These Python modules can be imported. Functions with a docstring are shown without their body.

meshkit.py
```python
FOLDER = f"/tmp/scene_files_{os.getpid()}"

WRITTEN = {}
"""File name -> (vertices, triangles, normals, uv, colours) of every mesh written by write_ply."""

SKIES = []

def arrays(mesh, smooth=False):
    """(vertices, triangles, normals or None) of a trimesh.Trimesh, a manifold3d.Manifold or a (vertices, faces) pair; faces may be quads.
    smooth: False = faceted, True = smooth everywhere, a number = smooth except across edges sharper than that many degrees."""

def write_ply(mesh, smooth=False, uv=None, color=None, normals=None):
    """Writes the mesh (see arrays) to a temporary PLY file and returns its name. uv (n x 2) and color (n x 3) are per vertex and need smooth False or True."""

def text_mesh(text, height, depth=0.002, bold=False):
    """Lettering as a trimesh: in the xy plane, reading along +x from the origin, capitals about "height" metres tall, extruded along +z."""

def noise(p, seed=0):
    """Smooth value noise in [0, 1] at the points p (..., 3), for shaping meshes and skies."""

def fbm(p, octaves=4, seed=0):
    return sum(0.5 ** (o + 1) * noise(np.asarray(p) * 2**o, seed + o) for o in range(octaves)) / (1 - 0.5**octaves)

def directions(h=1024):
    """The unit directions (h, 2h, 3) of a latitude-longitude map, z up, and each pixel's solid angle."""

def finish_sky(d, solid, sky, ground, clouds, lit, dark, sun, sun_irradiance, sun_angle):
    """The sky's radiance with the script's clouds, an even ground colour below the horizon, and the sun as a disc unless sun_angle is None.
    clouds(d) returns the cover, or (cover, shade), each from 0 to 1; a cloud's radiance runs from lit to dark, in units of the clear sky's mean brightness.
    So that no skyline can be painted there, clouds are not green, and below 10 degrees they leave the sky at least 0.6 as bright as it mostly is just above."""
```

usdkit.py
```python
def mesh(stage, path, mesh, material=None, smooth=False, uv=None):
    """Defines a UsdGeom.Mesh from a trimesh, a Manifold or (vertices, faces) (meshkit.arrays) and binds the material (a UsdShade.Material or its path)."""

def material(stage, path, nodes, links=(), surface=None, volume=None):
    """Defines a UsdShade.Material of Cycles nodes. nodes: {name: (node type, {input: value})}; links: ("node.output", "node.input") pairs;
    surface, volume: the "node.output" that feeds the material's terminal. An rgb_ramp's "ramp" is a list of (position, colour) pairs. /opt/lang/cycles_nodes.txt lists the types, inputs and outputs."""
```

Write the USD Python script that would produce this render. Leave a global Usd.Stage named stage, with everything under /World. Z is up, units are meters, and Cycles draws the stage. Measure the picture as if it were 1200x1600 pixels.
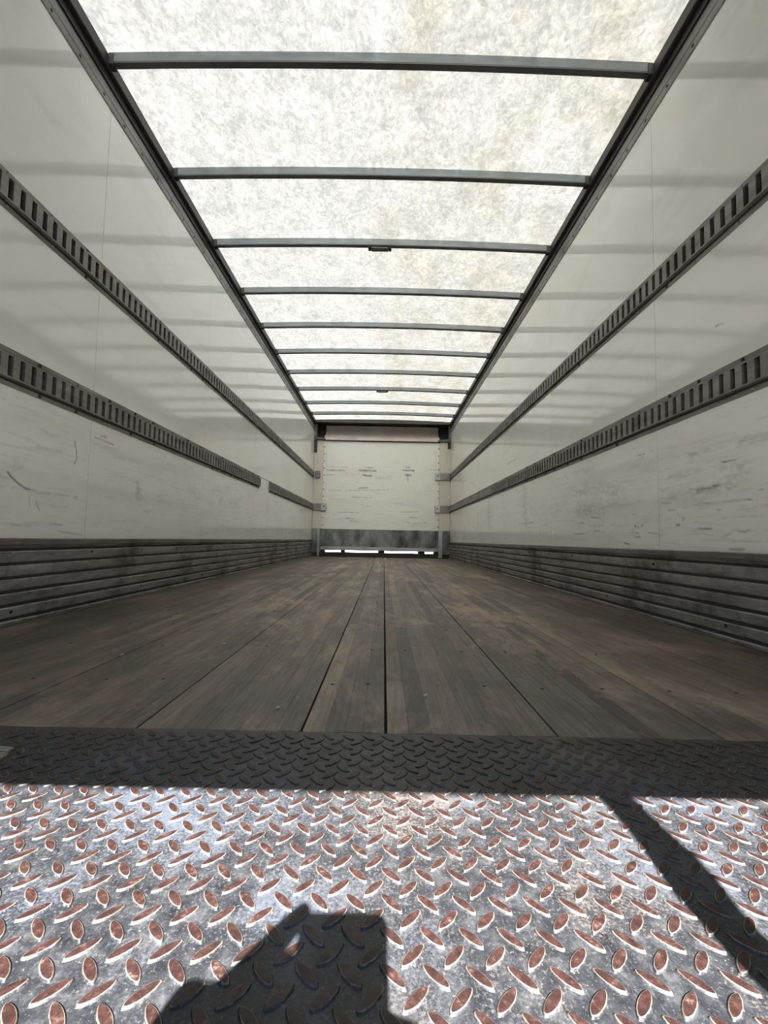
import math, random
import numpy as np, trimesh, manifold3d, usdkit, meshkit
from pxr import Gf, Sdf, Usd, UsdGeom, UsdLux, UsdShade, Vt
from shapely.geometry import Polygon

stage = Usd.Stage.CreateInMemory()
UsdGeom.SetStageUpAxis(stage, "Z")
UsdGeom.SetStageMetersPerUnit(stage, 1.0)
UsdGeom.Xform.Define(stage, "/World")
stage.SetDefaultPrim(stage.GetPrimAtPath("/World"))
UsdGeom.Scope.Define(stage, "/World/Looks")
rng = np.random.default_rng(7)

# ------------------------------------------------------------------ camera, sky, sun, exposure
FPX, PITCH, ROLL, YAW, CAM_Z = 680.0, 0.06334, 0.0196, -0.00085, 0.31765     # focal length in pixels of a 1200 wide frame
EXPOSURE = 0.04
SUN_TAN, SUN_DX = 0.8625, -0.02                                               # height lost per metre travelled forward; drift to the left
SUN_POWER, SKY_POWER = 11.2, 0.30
fwd = np.array([math.sin(YAW) * math.cos(PITCH), math.cos(YAW) * math.cos(PITCH), math.sin(PITCH)])
r0 = np.array([math.cos(YAW), -math.sin(YAW), 0.0])
u0 = np.cross(r0, fwd)
cr = r0 * math.cos(ROLL) + u0 * math.sin(ROLL)
cu = -r0 * math.sin(ROLL) + u0 * math.cos(ROLL)
cam = UsdGeom.Camera.Define(stage, "/World/camera")
m4 = np.eye(4)
m4[0, :3], m4[1, :3], m4[2, :3], m4[3, :3] = cr, cu, -fwd, (0, 0, CAM_Z)
cam.AddTransformOp().Set(Gf.Matrix4d(m4.tolist()))
cam.CreateHorizontalApertureAttr(36.0)
cam.CreateVerticalApertureAttr(48.0)
cam.CreateFocalLengthAttr(36.0 * FPX / 1200.0)
cam.CreateClippingRangeAttr(Gf.Vec2f(0.02, 2000.0))
cam.CreateExposureAttr(EXPOSURE)


class Net:
    """A small builder of Cycles node graphs: n(kind, input=value or R('node.output'))."""
    def __init__(self):
        self.nodes, self.links = {}, []

    def __call__(self, kind, **kw):
        name = f"n{len(self.nodes)}"
        vals = {}
        for k, v in kw.items():
            if isinstance(v, R):
                self.links.append((str(v), f"{name}.{k}"))
            else:
                vals[k] = v
        self.nodes[name] = (kind, vals)
        return lambda out: R(f"{name}.{out}")

    def make(self, name, surface):
        return usdkit.material(stage, f"/World/Looks/{name}", self.nodes, self.links, surface=str(surface))


class R(str):
    pass


sun = UsdLux.DistantLight.Define(stage, "/World/sun")
d = np.array([SUN_DX, 1.0, -SUN_TAN])
d /= np.linalg.norm(d)
zx = -d
xx = np.cross([0, 0, 1.0], zx); xx /= np.linalg.norm(xx)
yx = np.cross(zx, xx)
ms = np.eye(4); ms[0, :3], ms[1, :3], ms[2, :3] = xx, yx, zx
sun.AddTransformOp().Set(Gf.Matrix4d(ms.tolist()))
sun.CreateIntensityAttr(SUN_POWER / (math.pi * math.radians(0.53 / 2) ** 2))
sun.CreateAngleAttr(0.53)
sun.CreateColorAttr(Gf.Vec3f(1.0, 0.95, 0.88))
dome = UsdLux.DomeLight.Define(stage, "/World/sky")
dome.CreateIntensityAttr(SKY_POWER)
dome.CreateColorAttr(Gf.Vec3f(0.42, 0.6, 0.95))

# ------------------------------------------------------------------ helpers
A, B, D, H = 1.2858, 1.1743, 7.747, 2.45       # left wall at x=-A, right wall at x=B, far end at y=D, roof edge at z=H
Y0 = -0.15                                       # plane of the half-raised rear door
used = {}


def numbered(parent, name):
    k = used.setdefault((parent, name), 0)
    used[(parent, name)] += 1
    return f"{parent}/{name}" + (f"_{k:03d}" if k else "")


def data(prim, label=None, cat=None, group=None, kind=None):
    for k, v in (("label", label), ("category", cat), ("group", group), ("kind", kind)):
        if v:
            prim.SetCustomDataByKey(k, v)
    return prim


def thing(name, loc=(0, 0, 0), parent="/World", **kw):
    x = UsdGeom.Xform.Define(stage, numbered(parent, name))
    if any(loc):
        x.AddTranslateOp().Set(Gf.Vec3d(*map(float, loc)))
    p = data(x.GetPrim(), **kw)
    origin[str(p.GetPath())] = np.array(loc, float) + origin.get(parent, 0)
    return str(p.GetPath())


origin = {}


def obj(name, mesh, mat, parent="/World", smooth=False, attrs=None, **kw):
    """One mesh in world coordinates, stored relative to its holder."""
    v, f, n = meshkit.arrays(mesh, smooth)
    path = numbered(parent, name)
    v = v - origin.get(parent, 0)
    m = UsdGeom.Mesh.Define(stage, path)
    m.CreatePointsAttr(Vt.Vec3fArray.FromNumpy(v.astype(np.float32)))
    m.CreateFaceVertexCountsAttr(Vt.IntArray.FromNumpy(np.full(len(f), 3, np.int32)))
    m.CreateFaceVertexIndicesAttr(Vt.IntArray.FromNumpy(f.astype(np.int32).ravel()))
    m.CreateSubdivisionSchemeAttr("none")
    if n is not None:
        m.CreateNormalsAttr(Vt.Vec3fArray.FromNumpy(n.astype(np.float32)))
        m.SetNormalsInterpolation("vertex")
    for k, a in (attrs or {}).items():
        a = np.full(len(v), a) if np.ndim(a) == 0 else np.asarray(a)
        UsdGeom.PrimvarsAPI(m).CreatePrimvar(k, Sdf.ValueTypeNames.FloatArray, "vertex").Set(Vt.FloatArray.FromNumpy(a.astype(np.float32)))
    UsdShade.MaterialBindingAPI.Apply(m.GetPrim()).Bind(mat)
    data(m.GetPrim(), **kw)
    return path


def dup(src, name, loc, **kw):
    x = UsdGeom.Xform.Define(stage, numbered("/World", name))
    p = x.GetPrim()
    p.GetReferences().AddInternalReference(src)
    x.ClearXformOpOrder()
    x.MakeMatrixXform().Set(Gf.Matrix4d(1).SetTranslate(Gf.Vec3d(*map(float, loc))))
    p.SetInstanceable(True)
    data(p, **kw)
    return str(p.GetPath())


def box(x0, x1, y0, y1, z0, z1):
    m = trimesh.creation.box((x1 - x0, y1 - y0, z1 - z0))
    m.apply_translation(((x0 + x1) / 2, (y0 + y1) / 2, (z0 + z1) / 2))
    return m


def rbox(x0, x1, y0, y1, z0, z1, c=0.002):
    """A box with chamfered edges."""
    M = manifold3d.Manifold
    pts = []
    for sx in (0, 1):
        for sy in (0, 1):
            for sz in (0, 1):
                p = np.array([(x0, x1)[sx], (y0, y1)[sy], (z0, z1)[sz]])
                q = np.array([1 - 2 * sx, 1 - 2 * sy, 1 - 2 * sz]) * c
                for k in range(3):
                    w = q.copy(); w[k] = 0
                    pts.append(p + w)
    return M.hull_points(np.array(pts))


def cat(ms):
    out = []
    for m in ms:
        if isinstance(m, trimesh.Trimesh):
            out.append(m)
        else:
            v, f, _ = meshkit.arrays(m)
            out.append(trimesh.Trimesh(v, f, process=False))
    return trimesh.util.concatenate(out)


def sweep_y(profile, ys, closed=False):
    """A profile of (x, z) points swept along y."""
    P, n = np.asarray(profile, float), len(profile)
    v = np.array([(x, y, z) for y in ys for x, z in P])
    q = []
    for i in range(len(ys) - 1):
        for j in range(n if closed else n - 1):
            a, b2 = i * n + j, i * n + (j + 1) % n
            q.append((a, b2, b2 + n, a + n))
    q = np.array(q)
    f = np.vstack([q[:, [0, 1, 2]], q[:, [0, 2, 3]]])
    if closed:
        from mapbox_earcut import triangulate_float64
        t = triangulate_float64(P, np.array([n], np.uint32)).reshape(-1, 3).astype(int)
        f = np.vstack([f, t[:, ::-1], t + (len(ys) - 1) * n])
    m = trimesh.Trimesh(v, f, process=False)
    m.fix_normals() if closed else None
    return m


def disc(c, axis, r, h, n=10, dome_=0.5):
    """A low button head: axis is the outward unit direction as (dx, dy, dz)."""
    m = trimesh.creation.revolve([(r, 0), (r * 0.92, h * 0.6), (r * dome_, h), (0, h)], sections=n)
    m.apply_transform(trimesh.geometry.align_vectors([0, 0, 1], axis))
    m.apply_translation(c)
    return m


# ------------------------------------------------------------------ materials
def pos(n, sx=1, sy=1, sz=1):
    return n("mapping", vector=n("geometry")("position"), scale=(sx, sy, sz))("vector")


def noise(n, s, detail=3, rough=0.55, vec=None, dist=0.0):
    return n("noise_texture", vector=vec if vec is not None else pos(n), scale=s, detail=detail, roughness=rough, distortion=dist)("fac")


def ramp(n, fac, stops):
    return n("rgb_ramp", fac=fac, ramp=[(p, (c, c, c) if np.ndim(c) == 0 else c) for p, c in stops])("color")


def mixc(n, fac, a, b, mode="mix"):
    return n("mix", mix_type=mode, fac=fac, color1=a, color2=b)("color")


def bump(n, h, strength=0.3, distance=0.002):
    return n("bump", height=h, strength=strength, distance=distance)("normal")


def simple(name, col, rough=0.5, metal=0.0, var=0.25, scale=14.0, spec=0.5, aniso=(1, 1, 1)):
    n = Net()
    f = noise(n, scale, 5, 0.6, pos(n, *aniso))
    lo, hi = [c * (1 - var) for c in col], [c * (1 + var) for c in col]
    c = ramp(n, f, [(0.3, lo), (0.7, hi)])
    p = n("principled_bsdf", base_color=c, roughness=rough, metallic=metal, specular_ior_level=spec, normal=bump(n, noise(n, scale * 8, 3), 0.15, 0.0006))
    return n.make(name, p("BSDF"))


def wall_material(name, white, rough=0.16):
    """White fibreglass liner: faint waves, soft grime; scuffs come from the mesh's own marks."""
    n = Net()
    g1 = noise(n, 1.3, 4, 0.6, pos(n, 1, 1, 1.4))
    g2 = noise(n, 5.0, 5, 0.65, pos(n, 1, 0.5, 2.2))
    c = mixc(n, ramp(n, g1, [(0.45, 0), (0.8, 0.3)]), white, (0.66, 0.65, 0.54))
    c = mixc(n, ramp(n, g2, [(0.54, 0), (0.8, 0.3)]), c, (0.54, 0.54, 0.49))
    streak = noise(n, 3.0, 6, 0.7, pos(n, 1, 2.2, 16.0))
    low = n("map_range", value=n("separate_xyz", vector=n("geometry")("position"))("z"), from_min=0.95, from_max=0.75, to_min=0.0, to_max=1.0, clamp=True)("result")
    sfac = n("math", math_type="multiply", value1=n("rgb_to_bw", color=ramp(n, streak, [(0.55, 0), (0.78, 0.42)]))("val"), value2=low)("value")
    c = mixc(n, sfac, c, (0.33, 0.33, 0.31))
    c = mixc(n, n("attribute", attribute="brown")("fac"), c, (0.30, 0.26, 0.21))
    c = mixc(n, n("attribute", attribute="dark")("fac"), c, (0.06, 0.06, 0.065))
    w = noise(n, 2.2, 2, 0.5, pos(n, 1, 1, 0.8))
    rr = n("map_range", value=g2, from_min=0.3, from_max=0.8, to_min=rough * 0.8, to_max=rough * 1.9)("result")
    p = n("principled_bsdf", base_color=c, roughness=rr, ior=1.5, specular_ior_level=0.85, normal=bump(n, w, 0.10, 0.02))
    return n.make(name, p("BSDF"))


M_WALL = wall_material("white_liner", (0.89, 0.905, 0.85), 0.07)
M_BULK = wall_material("bulkhead_liner", (0.70, 0.715, 0.665), 0.3)
M_CORE = simple("seam_filler", (0.14, 0.115, 0.095), 0.8)
M_DOOR = simple("door_boards", (0.10, 0.085, 0.07), 0.7)
M_GROOVE_SHADE = simple("groove_shade", (0.032, 0.030, 0.027), 0.8)  # dark tone standing in for shade in the kick grooves and track steps
M_CREAM = simple("cream_column", (0.60, 0.56, 0.49), 0.45, var=0.06, scale=3)
M_TAN = simple("tan_header", (0.50, 0.45, 0.41), 0.5, var=0.18, scale=4)
M_BLACK = simple("black_paint", (0.012, 0.012, 0.013), 0.6)
M_DARKMETAL = simple("dark_metal", (0.036, 0.035, 0.032), 0.5, 0.2, scale=9)
M_RAILGREY = simple("rail_grey", (0.24, 0.24, 0.23), 0.5, 0.3, scale=6)
M_BOW = simple("bow_galvanised", (0.135, 0.155, 0.165), 0.42, 0.55, var=0.15, scale=6, aniso=(1, 6, 6))
M_BOWDARK = simple("bow_underside", (0.10, 0.10, 0.10), 0.5, 0.3, scale=6)
M_GALV = simple("galvanised_kick", (0.16, 0.17, 0.17), 0.45, 0.4, var=0.8, scale=5, aniso=(1, 1, 0.6))
M_GALVLIGHT = simple("galvanised_bright", (0.42, 0.44, 0.45), 0.4, 0.6, var=0.2, scale=8)
M_RUST = simple("rusty_fastener", (0.065, 0.028, 0.02), 0.8, 0.1, var=0.4, scale=60)
M_SCREW = simple("zinc_fastener", (0.30, 0.29, 0.27), 0.45, 0.7, var=0.4, scale=60)
M_NAIL = simple("dark_nail", (0.02, 0.017, 0.015), 0.6, 0.2, scale=60)
M_LENS = simple("lamp_lens", (0.09, 0.08, 0.055), 0.3, scale=20)
M_PAPER = simple("white_scrap", (0.75, 0.74, 0.70), 0.8, var=0.08, scale=80)
M_TAPE = simple("worn_tape", (0.36, 0.34, 0.30), 0.8, var=0.5, scale=90, aniso=(0.3, 3, 3))
M_STRAP = simple("black_webbing", (0.02, 0.02, 0.022), 0.85, scale=80)
M_PHONE = simple("phone_glass", (0.02, 0.02, 0.022), 0.15, scale=10, var=0.05)
M_SKIN = simple("skin", (0.50, 0.30, 0.21), 0.55, var=0.06, scale=8)
M_SHIRT = simple("navy_cloth", (0.03, 0.04, 0.07), 0.9, var=0.15, scale=30)
M_TROUSER = simple("grey_cloth", (0.06, 0.06, 0.06), 0.9, var=0.15, scale=30)
M_HAIR = simple("dark_hair", (0.02, 0.014, 0.01), 0.6, scale=60)
M_SHOE = simple("shoe_leather", (0.03, 0.02, 0.015), 0.6)
M_ASPHALT = simple("pale_concrete", (0.36, 0.355, 0.335), 0.9, var=0.25, scale=3)


def track_material():
    n = Net()
    f = noise(n, 7, 5, 0.65, pos(n, 1, 0.6, 2.5))
    c = ramp(n, f, [(0.25, (0.11, 0.106, 0.098)), (0.5, (0.22, 0.215, 0.20)), (0.75, (0.33, 0.325, 0.31))])
    c = mixc(n, ramp(n, noise(n, 3.1, 5, 0.7), [(0.62, 0), (0.74, 0.8)]), c, (0.13, 0.06, 0.04))
    p = n("principled_bsdf", base_color=c, roughness=0.5, metallic=0.35, normal=bump(n, noise(n, 60, 3), 0.2, 0.001))
    return n.make("track_steel", p("BSDF"))


def kick_material():
    n = Net()
    f = noise(n, 4.5, 7, 0.75, pos(n, 1, 1.0, 5.0))
    c = ramp(n, f, [(0.26, (0.10, 0.10, 0.094)), (0.46, (0.30, 0.30, 0.285)), (0.62, (0.46, 0.465, 0.45)), (0.8, (0.62, 0.63, 0.62))])
    top = n("map_range", value=n("separate_xyz", vector=n("geometry")("position"))("z"), from_min=0.268, from_max=0.278, to_min=0.0, to_max=0.75, clamp=True)("result")
    c = mixc(n, top, c, ramp(n, noise(n, 6, 5, 0.7, pos(n, 1, 1, 3)), [(0.35, (0.06, 0.05, 0.037)), (0.7, (0.17, 0.145, 0.115))]))
    c = mixc(n, ramp(n, noise(n, 3.0, 6, 0.72, pos(n, 1, 1.3, 0.7)), [(0.50, 0), (0.64, 0.8)]), c, (0.075, 0.066, 0.055))
    p = n("principled_bsdf", base_color=c, roughness=0.48, metallic=0.15, normal=bump(n, noise(n, 40, 4), 0.25, 0.001))
    return n.make("kick_steel", p("BSDF"))


def wood_material():
    """Worn hardwood laminate: each stave carries its own tone."""
    n = Net()
    t = n("attribute", attribute="tone")("fac")
    base = ramp(n, t, [(0.0, (0.105, 0.091, 0.084)), (0.35, (0.20, 0.168, 0.142)), (0.7, (0.31, 0.25, 0.195)), (1.0, (0.46, 0.345, 0.25))])
    off = n("combine_xyz", x=n("math", math_type="multiply", value1=t, value2=37.0)("value"), y=t, z=0.0)("vector")
    v = n("vector_math", math_type="add", vector1=pos(n, 1, 0.045, 1), vector2=off)("vector")
    grain = noise(n, 150, 5, 0.7, v)
    c = mixc(n, 0.75, base, ramp(n, grain, [(0.25, 0.25), (0.5, 0.95), (0.75, 1.6)]), "multiply")
    worn = noise(n, 2.3, 7, 0.75, pos(n, 1.5, 0.7, 1), 0.5)
    c = mixc(n, ramp(n, worn, [(0.50, 0), (0.62, 0.75)]), c, (0.56, 0.43, 0.32))
    grime = noise(n, 1.5, 6, 0.7, pos(n, 1.3, 0.6, 1), 0.6)
    c = mixc(n, ramp(n, grime, [(0.48, 0), (0.63, 0.8)]), c, (0.088, 0.077, 0.064))
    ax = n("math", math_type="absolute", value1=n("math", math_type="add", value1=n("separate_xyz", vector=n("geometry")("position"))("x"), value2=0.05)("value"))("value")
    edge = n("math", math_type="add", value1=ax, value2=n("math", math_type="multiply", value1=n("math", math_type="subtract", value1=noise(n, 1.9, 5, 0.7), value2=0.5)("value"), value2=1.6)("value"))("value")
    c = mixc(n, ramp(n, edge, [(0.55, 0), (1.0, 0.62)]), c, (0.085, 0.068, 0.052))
    c = mixc(n, ramp(n, noise(n, 11, 6, 0.75, pos(n, 1.8, 0.7, 1), 0.4), [(0.54, 0), (0.70, 0.6)]), c, (0.08, 0.071, 0.063))
    c = mixc(n, ramp(n, noise(n, 46, 5, 0.75, pos(n, 1.6, 0.35, 1)), [(0.60, 0), (0.74, 0.5)]), c, (0.42, 0.36, 0.30))
    rr = n("map_range", value=worn, from_min=0.3, from_max=0.7, to_min=0.36, to_max=0.62)("result")
    p = n("principled_bsdf", base_color=c, roughness=rr, specular_ior_level=0.45, normal=bump(n, grain, 0.25, 0.0012))
    return n.make("worn_hardwood", p("BSDF"))


def plate_material(name, tread):
    """Worn painted tread plate: dark steel, pale rubbed patches, pinkish dust and specks; treads are rusty on top and rubbed bright round the rim."""
    n = Net()
    big = noise(n, 5.0, 7, 0.66, pos(n), 0.4)
    mid = noise(n, 45, 7, 0.75)
    fine = noise(n, 330, 4, 0.75)
    scratch = noise(n, 260, 4, 0.7, pos(n, 1, 0.25, 1))
    c = ramp(n, mid, [(0.32, (0.007, 0.008, 0.011)), (0.5, (0.022, 0.0245, 0.030)), (0.62, (0.05, 0.053, 0.06)), (0.75, (0.10, 0.10, 0.105))])
    pale = n("math", math_type="add", value1=big, value2=n("math", math_type="multiply", value1=n("math", math_type="subtract", value1=fine, value2=0.5)("value"), value2=0.5)("value"))("value")
    c = mixc(n, ramp(n, pale, [(0.485, 0), (0.60, 0.8)]), c, ramp(n, n("math", math_type="add", value1=noise(n, 3.0, 3), value2=n("math", math_type="multiply", value1=n("separate_xyz", vector=n("geometry")("position"))("x"), value2=0.22)("value"))("value"), [(0.40, (0.085, 0.102, 0.135)), (0.52, (0.085, 0.09, 0.102)), (0.60, (0.165, 0.138, 0.124))]))
    c = mixc(n, ramp(n, fine, [(0.57, 0), (0.69, 0.7)]), c, (0.165, 0.155, 0.14))
    c = mixc(n, ramp(n, scratch, [(0.58, 0), (0.70, 0.45)]), c, (0.11, 0.11, 0.115))
    c = mixc(n, ramp(n, noise(n, 150, 4, 0.7), [(0.26, 0.8), (0.40, 0.0)]), c, (0.012, 0.013, 0.016))
    if tread:
        h = n("attribute", attribute="top")("fac")
        rust = ramp(n, noise(n, 140, 6, 0.75), [(0.32, (0.011, 0.0065, 0.0065)), (0.47, (0.026, 0.0115, 0.0105)), (0.57, (0.042, 0.019, 0.017)), (0.68, (0.10, 0.066, 0.058))])
        hh = n("math", math_type="add", value1=h, value2=n("math", math_type="multiply", value1=n("math", math_type="subtract", value1=noise(n, 260, 3), value2=0.5)("value"), value2=0.5)("value"))("value")
        rim = mixc(n, ramp(n, noise(n, 90, 3), [(0.38, 0), (0.62, 1)]), (0.11, 0.10, 0.085), (0.27, 0.24, 0.19))
        c = mixc(n, ramp(n, hh, [(0.20, 0), (0.34, 1)]), c, rim)
        rub = ramp(n, noise(n, 70, 4, 0.7), [(0.64, 1.0), (0.78, 0.35)])
        c = mixc(n, n("math", math_type="multiply", value1=n("rgb_to_bw", color=ramp(n, hh, [(0.60, 0), (0.74, 1)]))("val"), value2=n("rgb_to_bw", color=rub)("val"))("value"), c, rust)
    rr = n("map_range", value=mid, from_min=0.3, from_max=0.7, to_min=0.30, to_max=0.55)("result")
    metal = 0.1
    if tread:
        rimness = ramp(n, hh, [(0.10, 0.1), (0.30, 0.3), (0.62, 0.3), (0.80, 0.05)])
        metal = n("rgb_to_bw", color=rimness)("val")
    p = n("principled_bsdf", base_color=c, roughness=rr, metallic=metal, specular_ior_level=0.5, normal=bump(n, mid, 0.35, 0.0015))
    return n.make(name, p("BSDF"))


def roof_material():
    """Translucent fibreglass roof: light comes through it, mottled by its fibres and by dirt on top."""
    n = Net()
    clump = noise(n, 9.0, 6, 0.72, pos(n, 1.0, 0.8, 1), 0.4)
    fib = noise(n, 42.0, 7, 0.78, pos(n, 1.0, 0.75, 1), 0.8)
    f = n("math", math_type="add", value1=n("math", math_type="multiply", value1=clump, value2=0.36)("value"), value2=n("math", math_type="multiply", value1=fib, value2=0.64)("value"))("value")
    c = ramp(n, f, [(0.32, (0.25, 0.265, 0.27)), (0.42, (0.35, 0.365, 0.368)), (0.50, (0.475, 0.487, 0.482)), (0.58, (0.62, 0.63, 0.615)), (0.70, (0.92, 0.92, 0.90))])
    x = n("separate_xyz", vector=n("geometry")("position"))("x")
    wx = n("math", math_type="add", value1=x, value2=n("math", math_type="multiply", value1=noise(n, 1.5, 3), value2=0.6)("value"))("value")
    dirt = ramp(n, wx, [(0.15, 0.0), (0.36, 0.75), (0.6, 0.55), (1.1, 0.75), (1.4, 0.15)])
    dirt2 = n("math", math_type="multiply", value1=n("rgb_to_bw", color=dirt)("val"), value2=n("rgb_to_bw", color=ramp(n, noise(n, 3.2, 5, 0.65, pos(n, 1, 0.35, 1)), [(0.38, 0.1), (0.62, 1.0)]))("val"))("value")
    c = mixc(n, dirt2, c, mixc(n, 1.0, c, (0.80, 0.76, 0.62), "multiply"))
    lap = ramp(n, n("math", math_type="absolute", value1=n("math", math_type="add", value1=x, value2=0.055)("value"))("value"), [(0.0, 1.0), (1.10, 1.0), (1.125, 0.66), (1.155, 0.66), (1.165, 1.0)])
    c = mixc(n, 1.0, c, lap, "multiply")
    t = n("translucent_bsdf", color=c)
    df = n("principled_bsdf", base_color=mixc(n, 0.5, c, (0.80, 0.80, 0.77)), roughness=0.5)
    fwd_ = n("refraction_bsdf", color=c, distribution="ggx", roughness=0.75, IOR=1.35)
    tr = n("mix_closure", fac=ROOF_FORWARD, closure1=t("BSDF"), closure2=fwd_("BSDF"))
    mx = n("mix_closure", fac=ROOF_DIFFUSE, closure1=tr("closure"), closure2=df("BSDF"))
    return n.make("translucent_roof", mx("closure"))


ROOF_DIFFUSE, ROOF_FORWARD = 0.79, 0.24
M_TRACK, M_KICK, M_WOOD = track_material(), kick_material(), wood_material()
M_PLATE, M_TREAD, M_ROOF = plate_material("tread_plate", False), plate_material("tread_plate_tread", True), roof_material()

# ------------------------------------------------------------------ marks on the liner: strokes as (points, strength, width in mm)
LEFT_DARK = [
    ([(1.472,0.523),(1.486,0.508),(1.516,0.490),(1.550,0.475),(1.573,0.475)],0.9,5),
    ([(1.573,0.475),(1.609,0.466),(1.774,0.471),(1.812,0.461)],0.3,8),
    ([(1.775,0.702),(1.791,0.662),(1.795,0.625),(1.780,0.599)],0.8,4),
    ([(1.570,0.448),(1.574,0.411)],0.4,4),
    ([(1.603,0.432),(1.607,0.418),(1.621,0.400)],0.6,4),
    ([(1.898,0.744),(2.036,0.740)],0.55,5),
    ([(1.940,0.763),(1.976,0.763)],0.6,7),
    ([(1.497,0.343),(1.584,0.342)],0.3,5),
    ([(1.618,0.359),(1.735,0.351)],0.45,5),
    ([(1.717,0.326),(1.856,0.312)],0.45,5),
    ([(1.588,0.635),(1.709,0.638)],0.22,9),
    ([(1.446,0.470),(1.573,0.474)],0.2,8),
    ([(1.766,0.470),(1.811,0.469)],0.4,7),
]
LEFT_BROWN = [
    ([(1.479,0.549),(1.521,0.556)],0.3,25),
    ([(2.256,0.583),(2.262,0.516)],0.4,25),
    ([(2.833,0.623),(3.008,0.586)],0.2,30),
    ([(3.391,0.601),(3.851,0.594)],0.25,40),
    ([(3.221,0.648),(3.626,0.716)],0.15,30),
    ([(6.924,1.280),(7.045,0.573)],0.3,30),
    ([(4.755,0.725),(4.792,0.453)],0.2,40),
]
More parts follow.
